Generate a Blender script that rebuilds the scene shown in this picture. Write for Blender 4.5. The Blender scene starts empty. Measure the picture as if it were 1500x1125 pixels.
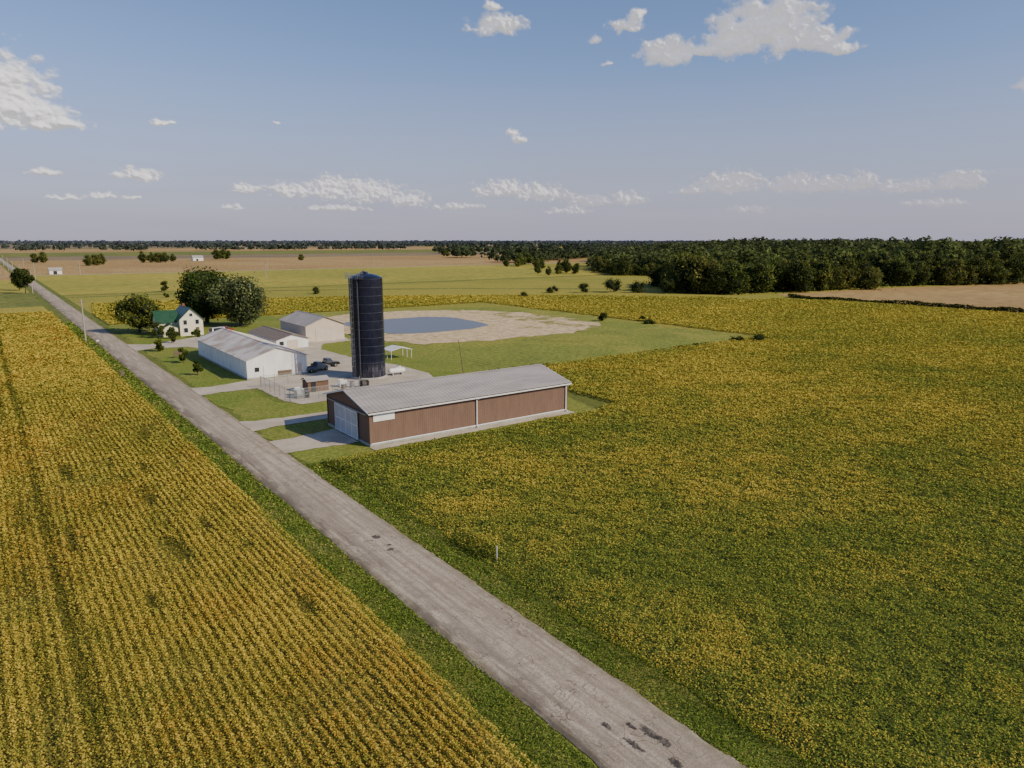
import bpy, math, random
import numpy as np
R = np.random.default_rng(7)
random.seed(7)
S = bpy.context.scene
COL = S.collection
# ------------------------------------------------------------------ helpers
def link(o): COL.objects.link(o); return o

def nt_new(name):
    m = bpy.data.materials.new(name); m.use_nodes = True
    nt = m.node_tree; nt.nodes.clear()
    return m, nt
class N:
    """small node-graph helper"""
    def __init__(s, nt): s.nt = nt
    def n(s, t, **kw):
        x = s.nt.nodes.new(t)
        for k, v in kw.items(): setattr(x, k, v)
        return x
    def l(s, a, b): s.nt.links.new(a, b)
    def put(s, sock, v):
        if isinstance(v, bpy.types.NodeSocket): s.l(v, sock)
        else: sock.default_value = v
    def math(s, op, a, b=0.0, c=None, clamp=False):
        x = s.n("ShaderNodeMath", operation=op); x.use_clamp = clamp
        s.put(x.inputs[0], a); s.put(x.inputs[1], b)
        if c is not None: s.put(x.inputs[2], c)
        return x.outputs[0]
    def vm(s, op, a, b=None, c=None):
        x = s.n("ShaderNodeVectorMath", operation=op)
        s.put(x.inputs[0], a)
        if b is not None: s.put(x.inputs[1], b)
        if c is not None: s.put(x.inputs[2], c)
        return x.outputs["Value"] if op in ("LENGTH", "DOT_PRODUCT") else x.outputs[0]
    def noise(s, vec, scale, detail=4, rough=.55, dist=0.0):
        x = s.n("ShaderNodeTexNoise"); s.l(vec, x.inputs["Vector"])
        x.inputs["Scale"].default_value = scale; x.inputs["Detail"].default_value = detail
        x.inputs["Roughness"].default_value = rough; x.inputs["Distortion"].default_value = dist
        return x.outputs["Fac"]
    def ramp(s, f, a, b, ca=0.0, cb=1.0, smooth=True):
        x = s.n("ShaderNodeMapRange"); x.interpolation_type = 'SMOOTHSTEP' if smooth else 'LINEAR'
        s.put(x.inputs[0], f)
        for i, v in enumerate((a, b, ca, cb)): s.put(x.inputs[i + 1], v)
        return x.outputs[0]
    def mix(s, f, a, b, blend='MIX'):
        x = s.n("ShaderNodeMix", data_type='RGBA', blend_type=blend)
        s.put(x.inputs[0], f)
        for i, v in ((6, a), (7, b)):
            if isinstance(v, (tuple, list)): v = (*v[:3], 1)
            s.put(x.inputs[i], v)
        return x.outputs[2]
    def scalev(s, vec, v):
        return s.vm('MULTIPLY', vec, v)

def finish(g, col, rough=.8, bump=None, bstr=.3, bdist=.05, metal=0.0, spec=.3):
    p = g.n("ShaderNodeBsdfPrincipled"); o = g.n("ShaderNodeOutputMaterial")
    g.put(p.inputs["Base Color"], (*col[:3], 1) if isinstance(col, (tuple, list)) else col)
    g.put(p.inputs["Roughness"], rough); p.inputs["Metallic"].default_value = metal
    p.inputs["Specular IOR Level"].default_value = spec
    if bump is not None:
        b = g.n("ShaderNodeBump"); b.inputs["Strength"].default_value = bstr; b.inputs["Distance"].default_value = bdist
        g.l(bump, b.inputs["Height"]); g.l(b.outputs[0], p.inputs["Normal"])
    g.l(p.outputs[0], o.inputs[0]); return p

def pmat(name, c1, c2=None, scale=1.0, rough=.8, bump=0.0, metal=0.0, spec=.3, stretch=(1, 1, 1), bdist=.03, lo=.35, hi=.65):
    m, nt = nt_new(name); g = N(nt)
    pos = g.n("ShaderNodeNewGeometry").outputs["Position"]
    v = g.scalev(pos, stretch)
    f = g.noise(v, scale, 6, .6)
    c2 = c2 or tuple(x * .75 for x in c1)
    col = g.mix(g.ramp(f, lo, hi), c1, c2)
    finish(g, col, rough, f if bump else None, bump, bdist, metal, spec)
    return m

def mesh_obj(name, verts, faces, mat=None, parent=None, smooth=False, loc=(0, 0, 0)):
    me = bpy.data.meshes.new(name); me.from_pydata([tuple(map(float, v)) for v in verts], [], faces); me.update()
    if mat: me.materials.append(mat)
    if smooth: me.polygons.foreach_set("use_smooth", [True] * len(me.polygons))
    o = link(bpy.data.objects.new(name, me)); o.location = loc
    if parent: o.parent = parent
    return o
def thing(name, loc, label, cat, group=None, rz=0):
    e = link(bpy.data.objects.new(name, None)); e.location = loc; e.rotation_euler[2] = rz
    e.empty_display_size = .5
    e["label"] = label; e["category"] = cat
    if group: e["group"] = group
    return e
class MB:
    """mesh builder: several primitives joined in one part"""
    def __init__(s): s.v = []; s.f = []
    def add(s, vs, fs):
        k = len(s.v); s.v += [tuple(v) for v in vs]; s.f += [tuple(i + k for i in f) for f in fs]; return s
    def box(s, a, b):
        (x0, y0, z0), (x1, y1, z1) = a, b
        return s.add([(x0,y0,z0),(x1,y0,z0),(x1,y1,z0),(x0,y1,z0),(x0,y0,z1),(x1,y0,z1),(x1,y1,z1),(x0,y1,z1)],
                     [(3,2,1,0),(4,5,6,7),(0,1,5,4),(1,2,6,5),(2,3,7,6),(3,0,4,7)])
    def tube(s, p, q, r0, r1=None, n=8, cap=True):
        r1 = r0 if r1 is None else r1
        p = np.array(p, float); q = np.array(q, float); d = q - p; d /= np.linalg.norm(d)
        a = np.cross(d, (0, 0, 1) if abs(d[2]) < .9 else (1, 0, 0)); a /= np.linalg.norm(a); b = np.cross(d, a)
        vs = []
        for c, r in ((p, r0), (q, r1)):
            for i in range(n):
                t = 2 * math.pi * i / n; vs.append(c + r * (a * math.cos(t) + b * math.sin(t)))
        fs = [(i, (i + 1) % n, n + (i + 1) % n, n + i) for i in range(n)]
        if cap: fs += [tuple(range(n))[::-1], tuple(range(n, 2 * n))]
        return s.add(vs, fs)
    def lathe(s, prof, n=48, c=(0, 0)):
        vs = []
        for r, z in prof:
            for i in range(n):
                t = 2 * math.pi * i / n; vs.append((c[0] + r * math.cos(t), c[1] + r * math.sin(t), z))
        fs = []
        for k in range(len(prof) - 1):
            for i in range(n):
                fs.append((k*n+i, k*n+(i+1)%n, (k+1)*n+(i+1)%n, (k+1)*n+i))
        fs.append(tuple(range((len(prof)-1)*n, len(prof)*n)))
        return s.add(vs, fs)
    def extr(s, prof, axis, a, b):
        """extrude 2-D profile; axis 'x': prof is (y,z); 'y': prof is (x,z)"""
        n = len(prof)
        f = (lambda u, w, t: (t, u, w)) if axis == 'x' else (lambda u, w, t: (u, t, w))
        vs = [f(u, w, a) for u, w in prof] + [f(u, w, b) for u, w in prof]
        fs = [(i, (i+1) % n, n+(i+1) % n, n+i) for i in range(n)] + [tuple(range(n))[::-1], tuple(range(n, 2*n))]
        return s.add(vs, fs)
    def obj(s, name, mat, parent=None, smooth=False, loc=(0,0,0)):
        return mesh_obj(name, s.v, s.f, mat, parent, smooth, loc)
def copy_thing(src, loc, rz=0, sc=1.0, label=None, scz=None):
    c = src.copy(); link(c); c.location = loc; c.rotation_euler[2] = rz; c.scale = (sc, sc, scz or sc)
    if label: c["label"] = label
    def rec(a, b):
        for ch in a.children:
            k = ch.copy(); link(k); k.parent = b; rec(ch, k)
    rec(src, c); return c
def structure(o): o["kind"] = "structure"; return o
def stuff(o, label, cat): o["kind"] = "stuff"; o["label"] = label; o["category"] = cat; return o

# numpy value noise
def hsh(a, b, seed):
    k = (a * 374761393 + b * 668265263 + seed * 974634777) & 0xffffffff
    k = ((k ^ (k >> 13)) * 1274126177) & 0xffffffff
    return ((k ^ (k >> 16)) & 0xffff) / 65535.0
def vn(x, y, seed=0):
    xi = np.floor(x).astype(np.int64); yi = np.floor(y).astype(np.int64); fx = x - xi; fy = y - yi
    fx = fx*fx*(3-2*fx); fy = fy*fy*(3-2*fy)
    h = lambda a, b: hsh(a, b, seed)
    return (h(xi,yi)*(1-fx)+h(xi+1,yi)*fx)*(1-fy)+(h(xi,yi+1)*(1-fx)+h(xi+1,yi+1)*fx)*fy
def fbm(x, y, seed=0, o=4):
    s = 0; a = .5; t = 0
    for i in range(o):
        s = s + a*vn(x*2**i+i*13.7, y*2**i+i*7.3, seed+i*17); t += a; a *= .55
    return s/t
def worley(x, y, seed=0):
    xi = np.floor(x).astype(np.int64); yi = np.floor(y).astype(np.int64); best = np.full(x.shape, 9.0)
    for i in (-1, 0, 1):
        for j in (-1, 0, 1):
            cx = xi+i; cy = yi+j
            d = np.hypot(cx+hsh(cx, cy, seed)-x, cy+hsh(cx, cy, seed+5)-y); best = np.minimum(best, d)
    return best

def leaves(name, P, size, col, mat, tilt=.5, up=None, aspect=.75, parent=None, elong=None):
    n = len(P)
    if up is None: nrm = np.stack([R.normal(0, tilt, n), R.normal(0, tilt, n), np.ones(n)], 1)
    else: nrm = up + R.normal(0, tilt, (n, 3))
    nrm /= np.linalg.norm(nrm, axis=1)[:, None]
    t = np.cross(nrm, R.normal(0, 1, (n, 3))); t /= np.linalg.norm(t, axis=1)[:, None] + 1e-9
    b = np.cross(nrm, t)
    s = size[:, None] * .5
    V = np.empty((n, 4, 3), np.float32)
    bend = nrm * s * .35
    V[:, 0] = P + t*s*1.15 - bend; V[:, 1] = P + b*s*aspect*1.1; V[:, 2] = P - t*s*1.15 - bend; V[:, 3] = P - b*s*aspect*1.1
    me = bpy.data.meshes.new(name)
    me.vertices.add(4*n); me.vertices.foreach_set("co", V.reshape(-1))
    me.loops.add(4*n); me.loops.foreach_set("vertex_index", np.arange(4*n, dtype=np.int32))
    me.polygons.add(n); me.polygons.foreach_set("loop_start", np.arange(0, 4*n, 4, dtype=np.int32))
    try: me.polygons.foreach_set("loop_total", np.full(n, 4, np.int32))
    except Exception: pass
    me.update(calc_edges=True)
    ca = me.color_attributes.new("Col", 'FLOAT_COLOR', 'POINT')
    C = np.ones((n, 4, 4), np.float32); C[:, :, :3] = col[:, None, :]
    ca.data.foreach_set("color", C.reshape(-1))
    me.materials.append(mat)
    o = link(bpy.data.objects.new(name, me))
    if parent: o.parent = parent
    return o

def leafmat(name, trans=.3, rough=.6):
    m, nt = nt_new(name); g = N(nt)
    a = g.n("ShaderNodeAttribute"); a.attribute_name = "Col"
    d = g.n("ShaderNodeBsdfDiffuse"); g.l(a.outputs["Color"], d.inputs[0])
    t = g.n("ShaderNodeBsdfTranslucent"); g.l(a.outputs["Color"], t.inputs[0])
    x = g.n("ShaderNodeMixShader"); x.inputs[0].default_value = trans
    g.l(d.outputs[0], x.inputs[1]); g.l(t.outputs[0], x.inputs[2])
    o = g.n("ShaderNodeOutputMaterial"); g.l(x.outputs[0], o.inputs[0]); return m
LEAF = leafmat("leaf_material", .3)
CROP = leafmat("crop_leaf_material", .22)

# ------------------------------------------------------------------ camera
cam = bpy.data.cameras.new("camera"); co = link(bpy.data.objects.new("camera", cam))
cam.sensor_width = 36; cam.lens = 25.2; cam.clip_end = 60000; cam.clip_start = .5
co.location = (0, 0, 25); co.rotation_euler = (math.radians(90-11.34), 0, math.radians(-36.3))
S.camera = co
# ------------------------------------------------------------------ light
EL = 33.0; AZ = 148.0
sd = np.array([math.sin(math.radians(AZ))*math.cos(math.radians(EL)), math.cos(math.radians(AZ))*math.cos(math.radians(EL)), math.sin(math.radians(EL))])
L = bpy.data.lights.new("sun", 'SUN'); L.energy = 5.0; L.angle = math.radians(.5); L.color = (1, .88, .65)
lo = link(bpy.data.objects.new("sun", L))
from mathutils import Vector
lo.rotation_euler = Vector(sd).to_track_quat('Z', 'Y').to_euler(); lo.location = (100, -100, 200)

# ------------------------------------------------------------------ sky
W = bpy.data.worlds.new("World"); S.world = W; W.use_nodes = True
nt = W.node_tree; nt.nodes.clear(); g = N(nt)
sky = g.n("ShaderNodeTexSky", sky_type='NISHITA'); sky.sun_disc = False
sky.sun_elevation = math.radians(EL); sky.sun_rotation = math.radians(AZ); sky.altitude = 100
sky.air_density = 1.0; sky.dust_density = .6; sky.ozone_density = 2.0
gen = g.n("ShaderNodeTexCoord").outputs["Generated"]
sx = g.n("ShaderNodeSeparateXYZ"); g.l(gen, sx.inputs[0])
el = g.math('MULTIPLY', g.math('ARCSINE', sx.outputs[2]), 57.2958)
grad = g.ramp(el, 0, 17, 0, 1, smooth=False)
tint = g.mix(grad, (.82,.80,1.08), (.74,.78,1.0))
scol = g.mix(1.0, sky.outputs[0], tint, 'MULTIPLY')
hz = g.n("ShaderNodeCombineXYZ"); az_n = g.math('ARCTAN2', sx.outputs[0], sx.outputs[1]); g.l(g.math('MULTIPLY', az_n, 4), hz.inputs[0]); g.l(g.math('MULTIPLY', el, .55), hz.inputs[1])
hn = g.noise(hz.outputs[0], 1.2, 3, .5)
hzf = g.math('MULTIPLY', g.ramp(el, 0, 12.5, .94, 0, smooth=False), g.ramp(hn, .3, .7, .88, 1.05))
scol = g.mix(hzf, scol, (3.05, 2.95, 3.85))
bg = g.n("ShaderNodeBackground"); g.l(scol, bg.inputs[0]); bg.inputs[1].default_value = .15
ow = g.n("ShaderNodeOutputWorld"); g.l(bg.outputs[0], ow.inputs[0])

# clouds: billowing relief surfaces on a dome 12 km away, lit by the sun lamp plus an added emission
# bearing, elevation, half width, half height (degrees)
CL = [(54.4,14.0,4.0,2.5),(52.6,13.4,2.9,1.5),(57.6,13.3,2.9,1.1),(59.4,12.7,1.6,.6),(56.0,15.2,1.9,1.1),(47.6,13.0,1.8,1.25),(48.6,13.1,1.8,.8),(50.2,13.1,1.6,.6),
 (2.4,9.0,3.2,2.4),(0.0,8.4,3.2,2.4),(3.0,7.9,3.0,1.6),(4.9,7.3,2.2,.6),(35.3,15.1,2.0,.95),(34.9,16.4,.7,.4),(44.6,14.9,1.3,.7),(45.4,15.6,.8,.6),(42.4,14.1,.6,.4),(43.4,12.6,.4,.22),
 (36.3,7.9,.5,.4),(36.8,7.3,.6,.4),(11.6,7.85,1.1,.28),(18.95,8.2,.4,.15),(9.6,4.3,1.7,.6),(4.1,4.27,1.0,.32),
 (19.9,3.5,2.0,.7),(22.6,3.6,1.8,1.15),(25.4,3.4,2.5,1.25),(28.3,3.0,1.7,.8),(16.5,3.6,1.2,.45),(35.6,3.7,2.5,.85),(38.7,3.4,2.3,.9),(42.6,2.9,2.0,.6),(45.2,3.0,1.4,.7),
 (52.7,4.0,2.6,1.1),(49.8,3.6,1.4,.4),(57.0,3.8,1.9,.95),(59.2,3.7,2.2,.75),(61.5,3.8,1.1,1.0),(64.4,3.5,2.3,.6),(67.5,3.7,1.9,.85),
 (7.4,2.94,.9,.3),(9.0,2.85,.7,.2),(15.4,2.3,.9,.35),(5.2,2.75,1.3,.22),(70.8,9.2,1.1,.6),(54.0,2.2,1.5,.4),(32.0,2.5,2.2,.35),(40.5,2.2,1.9,.35),(66,2.4,2.3,.3),(23,2.3,2.8,.3),(79,5,2,.6),(84,8,3,1.4)]
A0, A1, E0, E1, st = -8.0, 88.0, 1.2, 18.5, .05
ag, eg = np.meshgrid(np.arange(A0, A1, st), np.arange(E0, E1, st))
hi = np.clip((eg-4.6)/2.0, 0, 1)
def layer(f):
    wx = ag+(fbm(ag*1.1*f, eg*1.4*f, 11)-.5)*1.1/f; wy = eg+(fbm(ag*1.1*f, eg*1.4*f, 12)-.5)*.7/f
    M = np.full(ag.shape, -2.0)
    for a, e, rx, ry in CL:
        dx = (wx-a)/rx; dy = (wy-e)/ry; dy = np.maximum(dy, -1.9*dy)
        M = np.maximum(M, 1-np.sqrt(dx*dx+dy*dy))
    w1 = worley(wx*1.2*f, wy*1.5*f, 3); w2 = worley(wx*2.6*f, wy*3.0*f, 4); w3 = worley(wx*6*f, wy*6.5*f, 6)
    fb = fbm(ag*1.1*f, eg*1.6*f, 21, 7); fs = fbm(ag*1.1*f, eg*1.6*f, 21, 3)
    T = M*1.25 + (fb-.5)*1.45 + (.48-w1)*.30 + (.45-w2)*.15+(.45-w3)*.04 + .16
    Ts = M*1.25 + (fs-.5)*1.45 + (.48-w1)*.30 + .2
    H = (np.sqrt(np.clip(Ts+.15, 0.02, 1.8))*.9 + np.sqrt(np.clip(1-w1*w1, 0, 1))*.40 + np.sqrt(np.clip(1-w2*w2, 0, 1))*.09 + fs*.6 + fb*.10)/f
    return T, H
Ta, Ha = layer(1.0); Tb, Hb = layer(2.0)
T = Ta*hi+Tb*(1-hi); Hh = Ha*hi+Hb*(1-hi)
al = np.clip(T/1.0, 0, 1); al = al*al*(3-2*al); al = 1-(1-al)**2.0; al *= np.where(hi > .5, .98, .64+.3*np.clip((eg-2.2)/2.2, 0, 1))  # low clouds thinned so the sky passes for haze over them
rad = 12000-Hh*150
ar, er = np.radians(ag), np.radians(eg)
VX = np.stack([rad*np.cos(er)*np.sin(ar), rad*np.cos(er)*np.cos(ar), 25+rad*np.sin(er)], -1).reshape(-1, 3)
nr, nc = ag.shape; idx = np.arange(nr*nc).reshape(nr, nc)
ok = np.maximum.reduce([al[:-1,:-1], al[1:,:-1], al[:-1,1:], al[1:,1:]]) > .004
F = np.stack([idx[:-1,:-1][ok], idx[:-1,1:][ok], idx[1:,1:][ok], idx[1:,:-1][ok]], 1)
used, inv = np.unique(F.reshape(-1), return_inverse=True)
me = bpy.data.meshes.new("sky_clouds"); nv = len(used); nf = len(F)
me.vertices.add(nv); me.vertices.foreach_set("co", VX[used].astype(np.float32).reshape(-1))
me.loops.add(4*nf); me.loops.foreach_set("vertex_index", inv.reshape(-1).astype(np.int32))
me.polygons.add(nf); me.polygons.foreach_set("loop_start", np.arange(0, 4*nf, 4, dtype=np.int32))
me.polygons.foreach_set("use_smooth", np.ones(nf, bool)); me.update(calc_edges=True)
ca = me.color_attributes.new("Col", 'FLOAT_COLOR', 'POINT'); cc = np.ones((nv, 4), np.float32); cc[:, 0] = al.reshape(-1)[used]; cc[:, 1] = hi.reshape(-1)[used]
ca.data.foreach_set("color", cc.reshape(-1))
m, nt = nt_new("cloud_vapour"); g = N(nt)
a = g.n("ShaderNodeAttribute"); a.attribute_name = "Col"; sp = g.n("ShaderNodeSeparateColor"); g.l(a.outputs["Color"], sp.inputs[0])
d = g.n("ShaderNodeBsdfDiffuse"); d.inputs[0].default_value = (.97,.98,1,1)
t = g.n("ShaderNodeEmission"); g.l(g.mix(sp.outputs[1], (1.0,.92,.98), (1.06,1.03,1.08)), t.inputs[0]); t.inputs[1].default_value = 1.0  # emission added as light scattered inside the cloud, pinker low down
x = g.n("ShaderNodeMixShader"); x.inputs[0].default_value = .5; g.l(d.outputs[0], x.inputs[1]); g.l(t.outputs[0], x.inputs[2])
tr = g.n("ShaderNodeBsdfTransparent"); y = g.n("ShaderNodeMixShader"); g.l(sp.outputs[0], y.inputs[0]); g.l(tr.outputs[0], y.inputs[1]); g.l(x.outputs[0], y.inputs[2])
o = g.n("ShaderNodeOutputMaterial"); g.l(y.outputs[0], o.inputs[0]); me.materials.append(m)
structure(link(bpy.data.objects.new("sky_clouds", me)))

# ------------------------------------------------------------------ ground sheets
def fieldmat(name, c1, c2, c3, big=.012, mid=.09, fine=1.2, stretch=(1,1,1), near=None, bump=.6, gain=1.0):
    m, nt = nt_new(name); g = N(nt)
    pos = g.n("ShaderNodeNewGeometry").outputs["Position"]; v = g.scalev(pos, stretch)
    a = g.noise(pos, big, 5, .6, .6); b = g.noise(v, mid, 6, .65, .3); f = g.noise(v, fine, 5, .7)
    c = g.mix(g.ramp(a, .38, .62), c1, c2)
    c = g.mix(g.ramp(b, .42, .7, 0, .75), c, c3)
    c = g.mix(g.ramp(f, .35, .65, 0, 1), g.mix(1.0, c, (.68*gain,.7*gain,.62*gain), 'MULTIPLY'), g.mix(1.0, c, (1.25*gain,1.25*gain,1.25*gain), 'MULTIPLY'))
    if near:
        L = g.vm('LENGTH', g.scalev(pos, (1, 1, 0)))
        c = g.mix(g.ramp(L, near[0], near[1]), near[2], c)
    finish(g, c, .95, f, bump, .3, spec=.1); return m
def sheet(name, pts, z, mat, jit=0.0, sub=0):
    if sub:
        q2 = []
        for i, p in enumerate(pts):
            r = pts[(i+1) % len(pts)]; n = max(1, int(math.dist(p, r)/sub))
            for k in range(n):
                t = k/n; q2.append((p[0]+(r[0]-p[0])*t+random.gauss(0, jit), p[1]+(r[1]-p[1])*t+random.gauss(0, jit)))
        pts = q2
    # orient upwards
    A = sum(pts[i][0]*pts[(i+1)%len(pts)][1]-pts[(i+1)%len(pts)][0]*pts[i][1] for i in range(len(pts)))
    if A < 0: pts = pts[::-1]
    return structure(mesh_obj(name, [(x, y, z) for x, y in pts], [tuple(range(len(pts)))], mat))

M_ground = fieldmat("distant_farmland", (.17,.15,.07), (.22,.18,.11), (.10,.12,.06), big=.0012, mid=.004, fine=.05)
G = 30000
sheet("ground", [(-G,-G),(G,-G),(G,G),(-G,G)], 0, M_ground)
M_soyL = fieldmat("soy_field_left", (.42,.33,.06), (.34,.29,.055), (.23,.22,.045), mid=.05, fine=1.3, stretch=(1.5,.25,1), near=(60,250,(.18,.155,.04)))
M_soyR = fieldmat("soy_field_right", (.31,.27,.05), (.25,.24,.045), (.35,.29,.055), mid=.035, fine=.9, near=(60,250,(.09,.115,.027)))
M_yel = fieldmat("yellow_crop", (.40,.325,.06), (.32,.285,.055), (.25,.25,.05), big=.006, mid=.03, fine=.4, stretch=(.4,1,1))
M_grn = fieldmat("green_crop", (.15,.17,.045), (.21,.21,.05), (.12,.14,.035), big=.01, mid=.04, fine=.4)
M_tan = fieldmat("ripe_corn", (.37,.235,.095), (.42,.28,.12), (.30,.195,.08), big=.004, mid=.02, fine=.5, stretch=(1,.3,1))
M_brn = fieldmat("bare_soil", (.22,.16,.10), (.27,.20,.12), (.15,.13,.08), big=.004, mid=.02, fine=.3)
M_lawn = fieldmat("mown_lawn", (.155,.20,.034), (.20,.225,.044), (.25,.23,.06), big=.05, mid=.12, fine=2.0, bump=.25)
M_verge = fieldmat("verge_grass", (.13,.165,.032), (.18,.18,.045), (.08,.105,.025), big=.2, mid=.35, fine=3.0, stretch=(1,.5,1), bump=.5)
M_mead = fieldmat("meadow_grass", (.20,.225,.045), (.28,.265,.055), (.15,.18,.038), big=.03, mid=.08, fine=1.0, bump=.4)

sheet("field", [(-900,-60),(18.5,-60),(18.5,1500),(-900,1500)], .02, M_soyL)
sheet("field", [(29.3,-60),(600,-60),(600,620),(29.3,620)], .02, M_soyR)
def plot(x0, x1, y0, y1, m, z): sheet("field", [(x0,y0),(x1,y0),(x1,y1),(x0,y1)], z, m)
plot(29.3, 420, 395, 625, M_yel, .035)
plot(-900, 18.5, 330, 420, M_grn, .035); plot(-900, 18.5, 425, 560, M_yel, .035); plot(-900,18.5,560,900,M_tan,.035); plot(-900,18.5,905,1300,M_grn,.035)
plot(29.3, 1100, 628, 1080, M_tan, .035)
plot(29.3, 1500, 1084, 1330, M_brn, .035); plot(29.3, 2000, 1340, 1750, M_grn, .035); plot(29.3, 1400, 1760, 2500, M_tan, .035)
plot(1400, 3500, 1760, 2600, M_yel, .035); plot(-2500, 18, 1320, 2400, M_tan, .035); plot(29.3, 3500, 2700, 4200, M_brn, .035)
sheet("field", [(29.3,372),(120,362),(200,322),(300,240),(303,244),(203,328),(122,368),(29.3,378)], .05, M_grn, .9, 9)
sheet("field", [(29.3,384),(420,384),(420,390),(29.3,390)], .05, M_grn, .8, 12)
sheet("field", [(290,60),(900,60),(900,260),(470,172),(388,192),(302,200),(290,184)], .06, M_tan, .5, 15)

sheet("meadow", [(70,97),(77,111.5),(161,109.5),(163,128),(160,150),(167,178),(166,205),(158,224),(120,240),(95,244),(70,240)], .045, M_mead, 1.5, 2.5)
sheet("lawn", [(27.2,75.8),(45,76.6),(72.3,76.9),(76.5,92),(77,118),(80,140),(78,165),(78,243),(29,243)], .055, M_lawn, .4, 2.2)
m, nt = nt_new("bare_sand"); g = N(nt)
pos = g.n("ShaderNodeNewGeometry").outputs["Position"]
a = g.noise(pos, .07, 7, .78, .9); b = g.noise(pos, .4, 7, .75)
px_ = g.n("ShaderNodeSeparateXYZ"); g.l(pos, px_.inputs[0])
c = g.mix(g.ramp(b, .35, .65), (.46,.33,.17), (.74,.58,.36))
a2 = g.math('ADD', a, g.ramp(px_.outputs[0], 130, 154, 0, .14))
c = g.mix(g.ramp(a2, .57, .64, 0, .92), c, (.23,.225,.06))
finish(g, c, .95, b, .8, .6, spec=.05); M_sand = m
sheet("sand", [(89,226),(100,232),(118,232),(140,222),(150,205),(154,185),(152,160),(142,152),(126,148),(99,149),(86,153),(80,165),(80,180),(75,196),(77,212)], .10, M_sand, 1.0, 3)
m, nt = nt_new("pond_water"); g = N(nt)
pos = g.n("ShaderNodeNewGeometry").outputs["Position"]; b = g.noise(pos, 1.5, 4, .6)
finish(g, (.14,.145,.15), .32, b, .6, .08, spec=.16); M_water = m
pp = []
for i in range(72):
    t = i/72*2*math.pi; ex = abs(math.cos(t))**.5*math.copysign(1, math.cos(t)); ey = abs(math.sin(t))**.5*math.copysign(1, math.sin(t))
    k = 1+.035*math.sin(3*t+1)+.02*math.sin(7*t)+random.gauss(0,.006)
    pp.append((104.5+18.5*ex*k, 191+19*ey*k))
sheet("pond", pp, .13, M_water)
m, nt = nt_new("pale_gravel"); g = N(nt)
pos = g.n("ShaderNodeNewGeometry").outputs["Position"]; b = g.noise(pos, 4, 6, .7); a = g.noise(pos, .25, 5, .6)
c = g.mix(g.ramp(a, .35, .65), (.45,.38,.29), (.60,.52,.41)); c = g.mix(g.ramp(b, .3, .7, 0, .6), c, (.34,.28,.215))
finish(g, c, .95, b, .4, .04, spec=.05); M_grav = m
sheet("gravel_drive", [(26.6,82.2),(29,82.2),(36.2,81.6),(36.2,89.6),(33,89),(29,88.3),(26.6,88.6)], .10, M_grav, .1, .7)
sheet("gravel_drive", [(26.6,94.6),(30,95.6),(36,95.6),(44,95.6),(70,96),(70,99.0),(44,99.8),(36,99.8),(29,100.2),(26.6,101.4)], .10, M_grav, .12, .8)
sheet("gravel_yard", [(26.6,122.3),(30,123.4),(36.2,123.2),(36.2,110),(38,106.5),(52,107),(64,110),(67,118),(66.5,130),(63,142),(62,160),(66,168),(74,169.5),(75,176),(74,186),(60,186),(53,186),(50,178),(50,131),(37,131),(30,129),(26.6,130)], .105, M_grav, .15, 1.2)
sheet("gravel_drive", [(26.6,182),(31,184),(38,182),(42,172),(50,171),(50,190),(52,202),(50,212),(47.5,203),(40,197),(31,192),(26.6,195.5)], .115, M_grav, .15, 1.2)
sheet("gravel_strip", [(36,77.0),(68.4,77.3),(69.2,93),(68.4,93),(68.2,78.6),(36,78.4)], .12, M_grav, .07, .5)
# road
m, nt = nt_new("worn_asphalt"); g = N(nt)
pos = g.n("ShaderNodeNewGeometry").outputs["Position"]
long = g.scalev(pos, (2.0, .06, 1)); a = g.noise(long, 1.6, 7, .7); b = g.noise(pos, 1.0, 8, .7, .4); f = g.noise(pos, 9, 5, .75)
big = g.noise(g.scalev(pos, (.6,.12,1)), .35, 4, .6)
c = g.mix(g.ramp(a, .38, .62), (.37,.30,.225), (.60,.51,.39))
c = g.mix(g.ramp(b, .48, .66, 0, .65), c, (.26,.21,.16))
c = g.mix(g.ramp(big, .46, .62, 0, .5), c, (.30,.25,.19))
c = g.mix(g.ramp(f, .38, .62, 0, .65), c, (.25,.20,.15))
vo = g.n("ShaderNodeTexVoronoi", feature='DISTANCE_TO_EDGE'); wob = g.n("ShaderNodeTexNoise"); g.l(pos, wob.inputs["Vector"]); wob.inputs["Scale"].default_value = .8
g.l(g.vm('MULTIPLY_ADD', wob.outputs["Color"], (2.5,2.5,0), g.scalev(pos,(1,.6,1))), vo.inputs["Vector"]); vo.inputs["Scale"].default_value = .6
crk = g.math('MULTIPLY', g.ramp(vo.outputs["Distance"], .003, .016, .6, 0), g.ramp(g.noise(pos,.15,3), .40,.58))
c = g.mix(crk, c, (.09,.075,.055))
sxx = g.n("ShaderNodeSeparateXYZ"); g.l(pos, sxx.inputs[0])
edge = g.math('ABSOLUTE', g.math('SUBTRACT', sxx.outputs[0], 24.15))
c = g.mix(g.math('MULTIPLY', g.ramp(edge, 2.1, 2.75), g.ramp(b, .36, .58, .2, .9)), c, (.22,.18,.115))
lane = g.ramp(g.math('ABSOLUTE', g.math('SUBTRACT', edge, 1.25)), 0, .5, .3, 0)
c = g.mix(lane, c, (.30,.25,.19))
lf = g.math('MULTIPLY', g.ramp(sxx.outputs[0], 21.6, 23.6, 1, 0), g.ramp(g.noise(g.scalev(pos,(1,.25,1)), .5, 6, .7), .42, .56))
c = g.mix(g.math('MULTIPLY', lf, .7), c, (.12,.10,.08))
finish(g, c, .95, f, .8, .04, spec=.05); M_road = m
ys = list(np.arange(-60, 420, .5)) + list(np.arange(420, 3000, 20.))
vv = []; ff = []
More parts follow.
